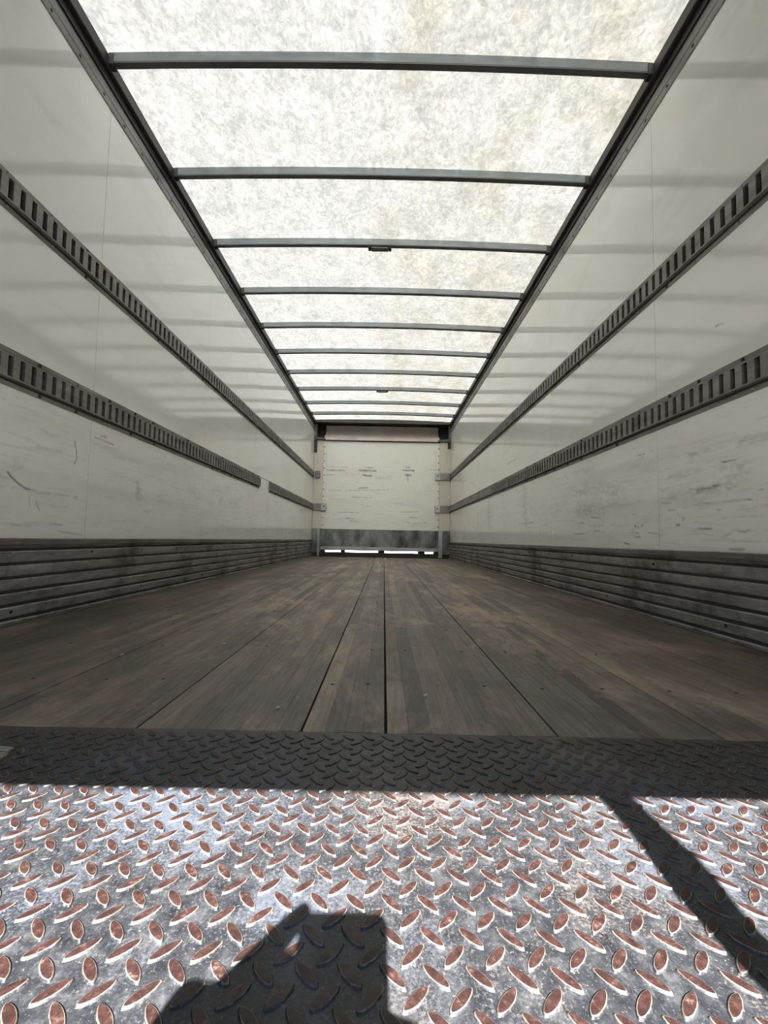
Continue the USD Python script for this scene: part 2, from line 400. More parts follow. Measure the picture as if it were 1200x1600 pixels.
RIGHT_DARK = [
    ([(2.022,0.731),(1.952,0.730)],0.7,4),
    ([(2.011,0.748),(1.963,0.710)],0.3,4),
    ([(1.503,0.611),(1.478,0.608),(1.440,0.610)],0.9,4),
    ([(1.533,0.641),(1.502,0.613)],0.35,3),
    ([(1.483,0.644),(1.448,0.618)],0.2,3),
    ([(1.629,0.476),(1.514,0.471),(1.404,0.471)],0.35,5),
    ([(1.404,0.471),(1.365,0.466)],0.8,4),
    ([(1.622,0.465),(1.490,0.462)],0.25,4),
    ([(1.841,0.496),(1.778,0.491)],0.35,5),
    ([(1.797,0.461),(1.754,0.460)],0.4,5),
    ([(1.718,0.426),(1.698,0.425),(1.710,0.417)],0.8,6),
    ([(1.748,0.399),(1.731,0.400)],0.7,7),
    ([(1.812,0.388),(1.748,0.390)],0.35,5),
    ([(1.632,0.382),(1.559,0.380)],0.9,5),
    ([(1.513,0.350),(1.482,0.360),(1.449,0.378)],0.45,4),
    ([(1.444,0.369),(1.419,0.365),(1.394,0.374)],0.6,4),
    ([(2.038,0.406),(2.032,0.401)],0.8,9),
    ([(2.010,0.400),(1.983,0.402),(1.969,0.413)],0.8,9),
    ([(2.055,0.390),(2.044,0.370)],0.7,8),
    ([(2.079,0.374),(2.011,0.371)],0.6,5),
    ([(2.045,0.352),(1.997,0.354)],0.8,5),
    ([(1.937,0.371),(1.864,0.366)],0.5,4),
    ([(2.128,0.324),(2.086,0.319)],0.8,6),
    ([(1.513,0.343),(1.454,0.336)],0.35,8),
    ([(1.478,0.306),(1.421,0.309)],0.6,8),
    ([(1.679,0.531),(1.619,0.535)],0.4,3),
    ([(1.627,0.528),(1.538,0.525),(1.518,0.533)],0.55,6),
    ([(1.550,0.532),(1.531,0.534)],0.7,5),
    ([(1.682,0.545),(1.663,0.535)],0.5,3),
    ([(1.657,0.513),(1.599,0.514)],0.4,4),
    ([(1.531,0.445),(1.512,0.444)],0.4,5),
    ([(1.432,0.450),(1.405,0.449)],0.3,4),
    ([(1.437,0.336),(1.409,0.336)],0.3,4),
    ([(1.453,0.709),(1.442,0.692)],0.3,3),
    ([(1.915,0.757),(1.908,0.734),(1.881,0.728)],0.3,3),
    ([(2.263,0.409),(2.208,0.425)],0.25,5),
    ([(1.742,0.452),(1.730,0.432)],0.3,3),
    ([(1.688,0.386),(1.669,0.367)],0.3,3),
    ([(1.361,0.497),(1.346,0.496)],0.45,6),
    ([(4.164,1.066),(3.836,1.065)],0.8,5),
    ([(2.817,0.754),(2.774,0.730)],0.5,7),
    ([(3.796,0.477),(3.410,0.474)],0.5,8),
    ([(3.288,0.433),(3.288,0.406)],0.4,8),
    ([(1.514,1.103),(1.480,1.098)],0.6,4),
    ([(2.630,0.439),(2.557,0.439)],0.4,8),
    ([(2.489,0.418),(2.331,0.417)],0.35,6),
    ([(2.699,0.376),(2.559,0.375)],0.5,6),
    ([(2.424,0.389),(2.369,0.386)],0.6,7),
    ([(2.471,0.469),(2.360,0.456)],0.4,7),
]
RIGHT_BROWN = [
    ([(1.659,0.663),(1.566,0.663)],0.35,16),
    ([(1.424,0.666),(1.319,0.664)],0.3,14),
    ([(1.620,0.525),(1.452,0.524)],0.6,16),
    ([(1.775,0.597),(1.617,0.600)],0.3,16),
    ([(1.486,0.567),(1.427,0.567)],0.35,45),
    ([(1.795,0.516),(1.664,0.514)],0.25,25),
    ([(2.286,0.608),(2.152,0.578)],0.35,30),
    ([(2.260,0.539),(2.129,0.528)],0.3,30),
    ([(1.435,0.653),(1.345,0.642)],0.2,14),
    ([(3.645,0.635),(3.610,0.505)],0.5,55),
    ([(3.473,0.571),(3.347,0.562)],0.25,30),
    ([(4.880,0.734),(4.877,0.516)],0.45,45),
    ([(6.038,0.635),(6.035,0.557)],0.25,40),
    ([(2.646,0.622),(2.341,0.627)],0.35,35),
    ([(2.610,0.518),(2.359,0.516)],0.35,50),
    ([(2.663,0.749),(2.432,0.741)],0.3,14),
    ([(2.874,0.628),(2.590,0.616)],0.25,20),
    ([(3.645,0.764),(3.627,0.703)],0.35,50),
]
BACK_DARK = [
    ([(-0.462,1.556),(-0.174,1.550)],1,14),
    ([(-0.367,1.608),(-0.214,1.603)],0.6,8),
    ([(-0.402,1.472),(-0.249,1.456)],0.8,12),
    ([(0.323,1.575),(0.515,1.567)],1,12),
    ([(0.380,1.623),(0.456,1.624)],0.6,8),
    ([(0.371,1.487),(0.459,1.478)],0.8,14),
    ([(0.409,1.469),(0.411,1.373)],0.5,10),
    ([(-1.055,1.548),(-0.748,1.547)],0.6,10),
    ([(-1.057,1.614),(-0.673,1.610)],0.35,6),
    ([(-1.052,1.460),(-0.899,1.463)],0.45,7),
    ([(-0.473,1.232),(-0.302,1.243)],0.6,8),
    ([(-0.701,1.189),(0.062,1.208)],0.4,6),
    ([(-1.007,1.183),(-0.778,1.188)],0.35,6),
    ([(-0.584,1.065),(-0.240,1.064)],0.45,7),
    ([(-0.843,0.793),(-0.463,0.792)],0.35,7),
    ([(-0.389,0.908),(-0.237,0.911)],0.3,7),
    ([(0.298,0.815),(0.602,0.829)],0.3,7),
    ([(-0.689,0.689),(-0.536,0.677)],0.5,8),
    ([(-0.612,0.645),(-0.459,0.629)],0.4,8),
    ([(0.452,0.723),(0.585,0.718)],0.5,7),
    ([(0.339,0.644),(0.453,0.628)],0.4,8),
    ([(0.510,0.610),(0.757,0.634)],0.35,7),
    ([(-0.171,1.419),(-0.018,1.414)],0.3,7),
    ([(-0.964,1.020),(-0.697,1.021)],0.25,6),
    ([(0.744,1.591),(0.936,1.587)],0.3,7),
    ([(0.181,0.965),(0.371,0.969)],0.25,6),
]


def random_strokes(seed, y0, y1, z0, z1, count, strength):
    r = np.random.default_rng(seed)
    out = []
    for _ in range(count):
        y, z, l = r.uniform(y0, y1), r.uniform(z0, z1), r.uniform(0.03, 0.28)
        s = r.normal(0, 0.06)
        out.append(([(y, z), (y + l * 0.5, z + s * l * 0.5 + r.normal(0, 0.002)), (y + l, z + s * l)], r.uniform(0.1, strength), r.uniform(3, 6)))
    return out


def paint(U, V, strokes, soft, seed):
    """How much of each mark lies on each point of a wall, the marks ragged like rubbed rubber."""
    out = np.zeros(U.shape)
    rag = meshkit.fbm(np.stack([U * 40, V * 90, 0 * U + seed], -1), 3, seed)
    for pts, s, w in strokes:
        w = w / 1000.0 * (1 if soft else 0.62)
        P = np.array(pts)
        near = (U > P[:, 0].min() - 4 * w) & (U < P[:, 0].max() + 4 * w) & (V > P[:, 1].min() - 4 * w) & (V < P[:, 1].max() + 4 * w)
        if not near.any():
            continue
        q = np.stack([U[near], V[near]], -1)
        best = np.full(len(q), 9.0)
        for a, b in zip(P[:-1], P[1:]):
            t = np.clip(((q - a) @ (b - a)) / max(((b - a) ** 2).sum(), 1e-9), 0, 1)
            best = np.minimum(best, np.linalg.norm(q - a - t[:, None] * (b - a), axis=1))
        k = np.exp(-((best / w) ** 2))
        g = np.clip((rag[near] - 0.3) * 2.6, 0, 1) if soft else np.clip((rag[near] - 0.22) * 3.2, 0, 1.0)
        out[near] = np.maximum(out[near], s * k * g)
    return out


def panel(us, vs, plane, thick, flip, dark, brown, seed):
    """A liner panel: its face a fine grid that carries the marks, with a rim going back into the wall."""
    U, V = np.meshgrid(us, vs, indexing="ij")
    nu, nv = U.shape
    dk, br = paint(U, V, dark, False, seed), paint(U, V, brown, True, seed + 50)
    v = plane(U.ravel(), V.ravel(), 0.0)
    i = np.arange(nu * nv).reshape(nu, nv)
    q = np.stack([i[:-1, :-1], i[1:, :-1], i[1:, 1:], i[:-1, 1:]], -1).reshape(-1, 4)
    rim = np.concatenate([i[:, 0], i[-1, 1:], i[-2::-1, -1], i[0, -2:0:-1]])
    vb = plane(U.ravel()[rim], V.ravel()[rim], thick)
    n0, k = nu * nv, len(rim)
    j = np.arange(k)
    q2 = np.stack([rim, n0 + j, n0 + (j + 1) % k, rim[(j + 1) % k]], -1)
    q = np.vstack([q, q2])
    if flip:
        q = q[:, ::-1]
    v = np.vstack([v, vb])
    f = np.vstack([q[:, [0, 1, 2]], q[:, [0, 2, 3]]])
    return trimesh.Trimesh(v, f, process=False), dict(dark=np.r_[dk.ravel(), np.zeros(k)], brown=np.r_[br.ravel(), np.zeros(k)])


# ------------------------------------------------------------------ ground outside and walls
ground = obj("ground", box(-60, 60, -60, 120, -1.3, -1.1), M_ASPHALT, kind="structure", label="pale concrete yard the truck stands on")

for side, X, s, seams, dk, br in (("left", -A, 1, [Y0, 0.672, 1.872, 3.050, 4.25, 5.45, 6.65, D + 0.34], LEFT_DARK, LEFT_BROWN),
                                  ("right", B, -1, [Y0, 0.659, 1.859, 3.060, 4.26, 5.46, 6.66, D + 0.34], RIGHT_DARK, RIGHT_BROWN)):
    w = thing(f"wall_{side}", (X, 0, 0), kind="structure", label=f"scuffed white liner wall on the {side} side of the truck box")
    obj("wall_core", box(min(X - s * 0.05, X - s * 0.006), max(X - s * 0.05, X - s * 0.006), Y0, D + 0.37, -0.2, H + 0.03), M_CORE, w)
    plane = lambda u, v, t, X=X, s=s: np.stack([X - s * t + 0 * u, u, v], -1)
    for k, (y0, y1) in enumerate(zip(seams[:-1], seams[1:])):
        fine = 0.005 if 1 <= k <= 3 else (0.009 if k < 6 and k > 0 else 0.03)
        ys = np.linspace(y0 + 0.001, y1 - 0.001, int((y1 - y0) / fine) + 2)
        zs = np.r_[np.arange(0.02, 0.28, 0.06), np.arange(0.285, 0.83, max(fine * 0.8, 0.0045)), np.linspace(0.835, 1.22, 60 if k else 8), np.linspace(1.25, H + 0.02, 14)]
        rnd = random_strokes(60 + k + (10 if s < 0 else 0), y0, y1, 0.3, 0.72, 55 if s < 0 else 18, 0.22 if s < 0 else 0.16)
        m, at = panel(ys, zs, plane, 0.006, s > 0, dk + rnd, br, 3 + k + (20 if s < 0 else 0))
        obj("liner_panel", m, M_WALL, w, attrs=at, smooth=30 if False else False)

# ------------------------------------------------------------------ floor: laminated boards of hardwood staves
fl = thing("floor", (0, 0.737, 0), kind="structure", label="worn brown hardwood plank floor of the truck box")
YF = 0.741
obj("subfloor", box(-A, B, YF, D + 0.2, -0.06, -0.032), M_BLACK, fl)
edges = [-A, -0.965, -0.685, -0.403, -0.131, 0.0095, 0.295, 0.57, 0.86, B]
near_left = 290
staves = []
for k, (x0, x1) in enumerate(zip(edges[:-1], edges[1:])):
    r = np.random.default_rng(100 + k)
    gap = 0.0024 if k in (4, 5) else 0.0013
    x0, x1 = x0 + gap, x1 - gap
    n = max(3, int(round((x1 - x0) / 0.036)))
    cuts = np.linspace(x0, x1, n + 1)
    cuts[1:-1] += r.uniform(-0.005, 0.005, n - 1)
    bt = r.uniform(-0.10, 0.10)
    for a, b in zip(cuts[:-1], cuts[1:]):
        y = YF - r.uniform(0, 0.9)
        while y < D + 0.1:
            l = r.uniform(0.55, 1.5)
            s0, s1 = max(y, YF), min(y + l, D + 0.1)
            if s0 < YF + 0.14 and y + l > YF + 0.14:
                s0 = YF
            if s1 - s0 > 0.02 and not (s1 < YF + 0.14):
                staves.append((k, a, b, s0, s1, float(np.clip(0.42 + bt + r.normal(0, 0.23), 0.0, 1.0)), r.normal(0, 0.00025)))
            y += l
boards = [thing("floor_board", ((edges[k] + edges[k + 1]) / 2, YF, 0), parent=fl) for k in range(9)]
order = sorted(range(len(staves)), key=lambda i: staves[i][3])
rest = {k: [] for k in range(9)}


def stave_mesh(a, b, s0, s1, z):
    c, g, zt = 0.00035, 0.00003, -0.0012 + z * 0.6
    prof = [(a + g, -0.032), (a + g, zt - c), (a + g + c, zt), (b - g - c, zt), (b - g, zt - c), (b - g, -0.032)]
    return sweep_y(prof, [s0 + 0.0004, s1 - 0.0004], closed=True)


for rank, i in enumerate(order):
    k, a, b, s0, s1, t, z = staves[i]
    m = stave_mesh(a, b, s0, s1, z)
    if rank < near_left:
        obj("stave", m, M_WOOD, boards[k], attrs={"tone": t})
    else:
        rest[k].append((m, t))
for k, lst in rest.items():
    if lst:
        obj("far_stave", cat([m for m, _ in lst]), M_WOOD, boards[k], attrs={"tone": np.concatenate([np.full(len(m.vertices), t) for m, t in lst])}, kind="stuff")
# nails that hold the boards to the cross members
r = np.random.default_rng(5)
for y in np.arange(0.98, 5.2, 0.305):
    for k in range(9):
        x0, x1 = edges[k], edges[k + 1]
        for u in (0.22, 0.75):
            if r.random() < 0.62:
                c = (x0 + (x1 - x0) * (u + r.normal(0, 0.04)), y + r.normal(0, 0.006), -0.0012)
                obj("screw", disc(c, (0, 0, 1), 0.0045, 0.0008, 8, 0.8), M_NAIL, fl)

# ------------------------------------------------------------------ tread plate at the doorway
YP1 = 0.7365
pl = thing("tread_plate", (0, 0.2, 0), label="worn steel diamond tread plate in the doorway, half in sun, before the wood floor", cat="tread plate")
obj("plate", rbox(-A, B, -0.30, YP1, -0.012, 0.0, 0.0008), M_PLATE, pl)
PXT, PYT, TH = 0.03155, 0.0318, 0.0017


def tread_mesh(cx, cy, ang, jit):
    L0, W0, n = 0.0128, 0.0044, 14
    ts = np.linspace(0, 2 * math.pi, 2 * n, endpoint=False)
    def ring(l, w, z):
        x = l * np.cos(ts)
        return np.stack([x, w * np.sign(np.sin(ts)) * np.abs(np.sin(ts)) ** 1.25, np.full(len(ts), z)], -1)
    rings = [ring(L0 + 0.001, W0 + 0.0009, -0.0004), ring(L0 * 0.97, W0 * 0.95, TH * 0.72), ring(L0 * 0.915, W0 * 0.84, TH * 0.97), ring(L0 * 0.855, W0 * 0.72, TH)]
    tops = [0.0, 0.25, 0.46, 1.0]
    v = np.vstack(rings + [np.array([[0, 0, TH * 1.02]])])
    k = 2 * n
    q = np.array([(a * k + j, a * k + (j + 1) % k, (a + 1) * k + (j + 1) % k, (a + 1) * k + j) for a in range(3) for j in range(k)])
    cap = np.array([(3 * k + j, 3 * k + (j + 1) % k, 4 * k) for j in range(k)])
    f = np.vstack([q[:, [0, 1, 2]], q[:, [0, 2, 3]], cap])
    ca, sa = math.cos(ang), math.sin(ang)
    x, y = v[:, 0].copy() * jit, v[:, 1].copy()
    v[:, 0], v[:, 1] = cx + ca * x - sa * y, cy + sa * x + ca * y
    return trimesh.Trimesh(v, f, process=False), np.r_[np.repeat(tops, k), 1.0]


bolts = [(-0.3272, 0.4527), (0.2094, 0.4486)]
spots = []
r = np.random.default_rng(9)
for i in range(-46, 42):
    for j in range(-9, 26):
        for kind in (0, 1):
            # the two families lie at right angles, each midway between the other's rows
            x = -0.0188 + PXT * i + (PXT / 2 if kind else 0)
            y = 0.4965 - PYT * (j - 6) + (PYT / 2 if kind else 0)
            if not (-A + 0.02 < x < B - 0.02 and -0.28 < y < YP1 - 0.012):
                continue
            if min(math.hypot(x - a, y - b) for a, b in bolts) < 0.013:
                continue
            ang = (math.pi / 4 if kind else -math.pi / 4) + r.normal(0, 0.02)
            spots.append((x, y, ang, 1 + r.normal(0, 0.03)))
in_view = [s for s in spots if s[1] > 0.285 and abs(s[0]) < 0.9 * s[1] + 0.03]
in_view.sort(key=lambda s: s[1])
chosen = set(in_view[:296])
for s in in_view[:296]:
    m, top = tread_mesh(*s)
    obj("raised_tread", m, M_TREAD, pl, smooth=True, attrs={"top": top})
far = [tread_mesh(*s) for s in spots if s not in chosen]
obj("far_raised_tread", cat([m for m, _ in far]), M_TREAD, pl, smooth=True, attrs={"top": np.concatenate([t for _, t in far])}, kind="stuff")
for x, y in bolts:
    b = trimesh.creation.revolve([(0.0085, 0), (0.008, 0.0009), (0.0055, 0.0012), (0.005, 0.0004), (0, 0.0003)], sections=24)
    b.apply_translation((x, y, 0))
    obj("plate_screw", b, M_PLATE, pl, smooth=30, label="countersunk screw head set in the tread plate")

# ------------------------------------------------------------------ ribbed steel kick strips along the foot of both walls
for side, X, s in (("left", -A, 1), ("right", B, -1)):
    w = thing(f"baseboard_{side}", (X, 0, 0), kind="structure", label=f"dented ribbed steel kick strip along the foot of the {side} wall")
    prof = [(0, 0.0), (0.014, 0.001)]
    lo = [0.020, 0.067, 0.114, 0.161, 0.209, 0.258]
    for k, g in enumerate(lo):
        prof += [(0.018, g - 0.008), (0.017, g - 0.0055), (0.004, g - 0.005), (0.002, g + 0.004), (0.009, g + 0.010)]
    prof += [(0.016, 0.274), (0.019, 0.276), (0.019, 0.294), (0.014, 0.297), (0, 0.297)]
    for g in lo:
        obj("groove_shade_strip", box(min(X + s * 0.002, X + s * 0.0062), max(X + s * 0.002, X + s * 0.0062), Y0, D, g - 0.0052, g + 0.0045), M_GROOVE_SHADE, w)  # dark inlay: the shade of the groove put into colour
    P = [(X + s * x, z) for x, z in prof]
    ys = np.linspace(Y0, D, 240)
    m = sweep_y(P, ys)
    v = m.vertices
    dents = (meshkit.fbm(np.stack([v[:, 1] * 4, v[:, 2] * 14, 0 * v[:, 0]], -1), 4, 3 if s > 0 else 8) - 0.5)
    inner = np.abs(v[:, 0] - X) > 0.001
    v[:, 2] += np.where(inner, dents * 0.004, 0)
    v[:, 0] += np.where(inner, s * np.clip(dents, -0.35, 0.35) * 0.004, 0)
    m = trimesh.Trimesh(v, m.faces if s < 0 else m.faces[:, ::-1], process=False)
    obj("ribbed_strip", m, M_KICK, w, smooth=35)
    r = np.random.default_rng(31 if s > 0 else 32)
    for k, y in enumerate(np.arange(1.489 if s < 0 else 1.503, D - 0.1, 0.394)):
        for z in (0.242, 0.049):
            obj("screw", disc((X + s * 0.0145, y + r.normal(0, 0.008), z + r.normal(0, 0.003)), (s, 0, 0), 0.0065, 0.004, 10, 0.6), M_SCREW if (k + (z > 0.1)) % 2 else M_RUST, w)
    obj("bottom_bead", rbox(min(X + s * 0.0, X + s * 0.022), max(X + s * 0.0, X + s * 0.022), YF, D, -0.002, 0.0035, 0.001), M_BOWDARK, w)

# ------------------------------------------------------------------ slotted cargo tracks
PITCH_SLOT, SLOT_W, SLOT_H = 0.0486, 0.0205, 0.0345


def track_mesh(X, s, zc, y0, y1, slotted_to=None, phase=0.0):
    pr = [(0.0, 0.065), (0.003, 0.065), (0.003, 0.047), (0.018, 0.042)]
    pr2 = [(0.018, -0.040), (0.003, -0.042), (0.003, -0.065), (0.0, -0.065)]
    ms = []
    def quad(a, b, c, d2):
        ms.append((a, b, c, d2))
    def sw(profile):
        for p, q in zip(profile[:-1], profile[1:]):
            quad((p[0], y0, p[1]), (q[0], y0, q[1]), (q[0], y1, q[1]), (p[0], y1, p[1]))
    d = 0.018
    sw(pr + [(d, SLOT_H)])
    sw([(d, -SLOT_H)] + pr2)
    y = y0
    end = y1 if slotted_to is None else slotted_to
    first = y0 + ((phase - y0) % PITCH_SLOT)
    for c in np.arange(first, end - SLOT_W, PITCH_SLOT):
        a, b = c - SLOT_W / 2, c + SLOT_W / 2
        if a <= y:
            continue
        quad((d, y, SLOT_H), (d, y, -SLOT_H), (d, a, -SLOT_H), (d, a, SLOT_H))
        e = 0.016
        quad((d, a, SLOT_H), (d, a, -SLOT_H), (d - e, a - 0.001, -SLOT_H), (d - e, a - 0.001, SLOT_H))
        quad((d, b, -SLOT_H), (d, b, SLOT_H), (d - e, b + 0.001, SLOT_H), (d - e, b + 0.001, -SLOT_H))
        quad((d, b, SLOT_H), (d, a, SLOT_H), (d - 0.004, a, SLOT_H), (d - 0.004, b, SLOT_H))
        quad((d, a, -SLOT_H), (d, b, -SLOT_H), (d - 0.004, b, -SLOT_H), (d - 0.004, a, -SLOT_H))
        y = b
    quad((d, y, SLOT_H), (d, y, -SLOT_H), (d, y1, -SLOT_H), (d, y1, SLOT_H))
    for yy in (y0, y1):                                        # end faces
        quad((0, yy, 0.065), (0.003, yy, 0.065), (0.003, yy, -0.065), (0, yy, -0.065))
        quad((0.003, yy, 0.045), (d, yy, 0.041), (d, yy, -0.041), (0.003, yy, -0.045))
    v = np.array(ms).reshape(-1, 3)
    v = np.stack([X + s * v[:, 0], v[:, 1], zc + v[:, 2]], -1)
    q = np.arange(len(v)).reshape(-1, 4)
    if s < 0:
        q = q[:, ::-1]
    f = np.vstack([q[:, [0, 1, 2]], q[:, [0, 2, 3]]])
    m = trimesh.Trimesh(v, f, process=False)
    m.merge_vertices()
    return m


def cargo_track(X, s, zc, y0, y1, label, phase, slotted_to=None, seed=1):
    t = thing("cargo_track", (X, y0, zc), label=label, cat="cargo track", group="slotted cargo tracks on the walls")
    obj("slotted_rail", track_mesh(X, s, zc, y0, y1, slotted_to, phase), M_TRACK, t)
    obj("slot_shade_back", box(min(X, X + s * 0.0012), max(X, X + s * 0.0012), y0, y1, zc - 0.04, zc + 0.04), M_NAIL, t)  # dark sheet added behind the slots, painting the shade inside them
    obj("channel_shade", box(min(X + s * 0.003, X + s * 0.0045), max(X + s * 0.003, X + s * 0.0045), y0, y1, zc - 0.0485, zc - 0.0415), M_GROOVE_SHADE, t)  # painted shade: a dark strip under the step of the track face
    obj("channel_shade", box(min(X + s * 0.003, X + s * 0.0042), max(X + s * 0.003, X + s * 0.0042), y0, y1, zc + 0.0455, zc + 0.050), M_GROOVE_SHADE, t)  # matching painted dark line along the top step
    r = np.random.default_rng(seed)
    for k, y in enumerate(np.arange(y0 + 0.08, y1 - 0.03, 0.2)):
        for dz in (0.056, -0.056):
            rusty = r.random() < (0.55 if zc < 1.2 else 0.3)
            yy = y + r.normal(0, 0.012)
            obj("rivet", disc((X + s * 0.0028, yy, zc + dz), (s, 0, 0), 0.0075 if rusty else 0.006, 0.004, 9, 0.6), M_RUST if rusty else M_SCREW, t)
    return t


cargo_track(-A, 1, 1.4605, 0.9, D - 0.02, "upper slotted cargo track on the left white wall", 1.4325, seed=1)
cargo_track(-A, 1, 0.8769, 0.9, 4.42, "long lower slotted cargo track on the left wall, nearer piece before the white gap", 1.4325, seed=2)
cargo_track(-A, 1, 0.8769, 4.795, D - 0.02, "short lower piece of slotted track on the left wall, beyond the white gap", 4.83, seed=3)
cargo_track(B, -1, 1.4605, 0.9, D - 0.02, "upper slotted cargo track on the right white wall", 1.30, seed=4)
cargo_track(B, -1, 0.8769, 0.9, D - 0.02, "lower slotted cargo track on the right wall with rusty fasteners", 1.3285, slotted_to=4.74, seed=5)
# the wall behind the gap keeps a thin ledge of sealant where the track was
sl = obj("sealant_bead", rbox(-A, -A + 0.004, 4.42, 4.795, 0.935, 0.941, 0.001), M_CREAM, label="thin bead of old sealant bridging the gap in the left track", cat="sealant")

# ------------------------------------------------------------------ translucent roof, rails and bows
def crown(x):
    mid, half = (B - A) / 2, (A + B) / 2
    return 0.024 * (1 - ((x - mid) / half) ** 2)


xs, ys = np.linspace(-A - 0.03, B + 0.03, 41), np.linspace(1.38, D - 0.01, 34)
XX, YY = np.meshgrid(xs, ys, indexing="ij")
ZZ = H + 0.004 + crown(XX)
i = np.arange(XX.size).reshape(XX.shape)
q = np.stack([i[:-1, :-1], i[1:, :-1], i[1:, 1:], i[:-1, 1:]], -1).reshape(-1, 4)[:, ::-1]
ceil_ = thing("ceiling", (0, 1.38, H), kind="structure", label="mottled translucent white fibreglass roof lit by the sun")
obj("roof_sheet", (np.stack([XX, YY, ZZ], -1).reshape(-1, 3), q), M_ROOF, ceil_, smooth=True)
obj("added_end_blocker", box(-A - 0.05, B + 0.05, D - 0.012, D + 0.38, H + 0.002, H + 0.04), M_DARKMETAL, ceil_)  # added opaque cover that keeps roof light off the top of the header
obj("added_roof_blocker", box(-A - 0.05, B + 0.05, Y0 - 0.05, 1.39, H + 0.002, H + 0.04), M_DARKMETAL, ceil_)  # unseen opaque roof section, added to cut the light on the tread plate

for side, X, s, num in (("left", -A, 1, 1), ("right", B, -1, 2)):
    t = thing(f"trim_{num}", (X, 0, H), kind="structure", label=f"dark metal roof rail along the top of the {side} wall")
    P = lambda pts: [(X + s * x, z) for x, z in pts]
    ys2 = [Y0, D + 0.05]
    def strip(name, pts, mat):
        m = sweep_y(P(pts), ys2, closed=True)
        obj(name, m, mat, t)
    strip("flange", [(0, 2.252), (0.003, 2.250), (0.005, 2.256), (0.004, 2.285), (0.006, 2.288), (0.006, 2.330), (0, 2.332)], M_RAILGREY)
    strip("lip", [(0, 2.332), (0.014, 2.334), (0.014, 2.338), (0.004, 2.346), (0, 2.346)], M_DARKMETAL)
    strip("groove", [(0, 2.340), (0.0035, 2.340), (0.0035, 2.388), (0, 2.388)], M_BLACK)
    strip("rail", [(0, 2.384), (0.020, 2.386), (0.024, 2.390), (0.022, 2.444), (0.018, 2.449), (0, 2.449)], M_DARKMETAL)
    for y in np.arange(1.507 if s > 0 else 1.43, D - 0.05, 0.153):
        obj("rivet", disc((X + s * 0.0035, y, 2.270), (s, 0, 0), 0.0065, 0.004, 8, 0.6), M_DARKMETAL, t)

BOW_Y = [1.815, 2.415, 3.015, 3.620, 4.224, 4.827, 5.430, 6.055, 6.675, 7.255]
XA, XB = -A + 0.0225, B - 0.0225
h_b, w_b = 0.046, 0.028


def bow_part(prof, x0, x1, n=24, y=BOW_Y[0]):
    """A profile of (dy, dz) swept across the roof along its crown."""
    P, xs = np.array(prof), np.linspace(x0, x1, n)
    v = np.array([(x, y + p[0], H + crown(x) + p[1]) for x in xs for p in P])
    k = len(P)
    q = np.array([(a * k + j, a * k + (j + 1) % k, (a + 1) * k + (j + 1) % k, (a + 1) * k + j) for a in range(n - 1) for j in range(k)])
    from mapbox_earcut import triangulate_float64
    tr = triangulate_float64(P.astype(float), np.array([k], np.uint32)).reshape(-1, 3).astype(int)
    f = np.vstack([q[:, [0, 1, 2]], q[:, [0, 2, 3]], tr, tr[:, ::-1] + (n - 1) * k])
    m = trimesh.Trimesh(v, f, process=False)
    m.fix_normals()
    return m


ordinal = ["first", "second", "third", "fourth", "fifth", "sixth", "seventh", "eighth", "ninth", "tenth"]
note = ["nearest the camera, thickest in view", "just beyond the nearest one", "with a small lamp under its middle", "just beyond the lamp", "midway along the roof", "just past the middle of the roof", "the last before the far lamp", "with the far small lamp under its middle", "just beyond the far lamp", "last before the far end wall"]
lab = lambda k: f"{ordinal[k]} grey steel roof bow, {note[k]}"
bow = thing("roof_bow", (0, BOW_Y[0], H), label=lab(0), cat="roof bow", group="steel roof bows under the translucent roof")
obj("web", bow_part([(-0.014, 0.003), (-0.014, -0.040), (-0.011, -0.044), (-0.010, -0.040), (-0.010, 0.003)], XA, XB), M_BOW, bow)
obj("lower_flange", bow_part([(-0.0135, -0.041), (-0.0125, -0.0455), (0.014, -0.0465), (0.016, -0.041)], XA, XB), M_BOWDARK, bow)  # darker steel than the web: shade of the underside put into its colour
obj("top_flange", bow_part([(-0.010, -0.001), (0.014, -0.001), (0.014, 0.003), (-0.010, 0.003)], XA, XB), M_BOW, bow)
for x0, x1 in ((XA - 0.002, XA + 0.022), (XB - 0.022, XB + 0.002)):
    obj("end_bracket", rbox(x0, x1, BOW_Y[0] - 0.018, BOW_Y[0] + 0.018, 2.395, 2.449, 0.002), M_DARKMETAL, bow)
for k in range(1, 10):
    dup(bow, "roof_bow", (0, BOW_Y[k], H), label=lab(k), cat="roof bow", group="steel roof bows under the translucent roof")

for k, (x, y, lb) in enumerate([(-0.070, BOW_Y[2], "small dark rectangular lamp under the middle of the third roof bow"), (-0.062, BOW_Y[7], "small dark rectangular lamp under the far eighth roof bow")]):
    zb = H + crown(x) - 0.0455
    t = thing("ceiling_lamp", (x, y, zb), label=lb, cat="lamp", group="small lamps under the roof bows")
    obj("housing", rbox(x - 0.084, x + 0.084, y - 0.024, y + 0.026, zb - 0.012, zb + 0.001, 0.003), M_DARKMETAL, t)
    obj("lens", rbox(x - 0.064, x + 0.064, y - 0.019, y + 0.021, zb - 0.027, zb - 0.0115, 0.005), M_LENS, t)
    for sx in (-1, 1):
        obj("end_clip", rbox(x + sx * 0.074 - 0.009, x + sx * 0.074 + 0.009, y - 0.021, y + 0.023, zb - 0.022, zb - 0.011, 0.003), M_BLACK, t)

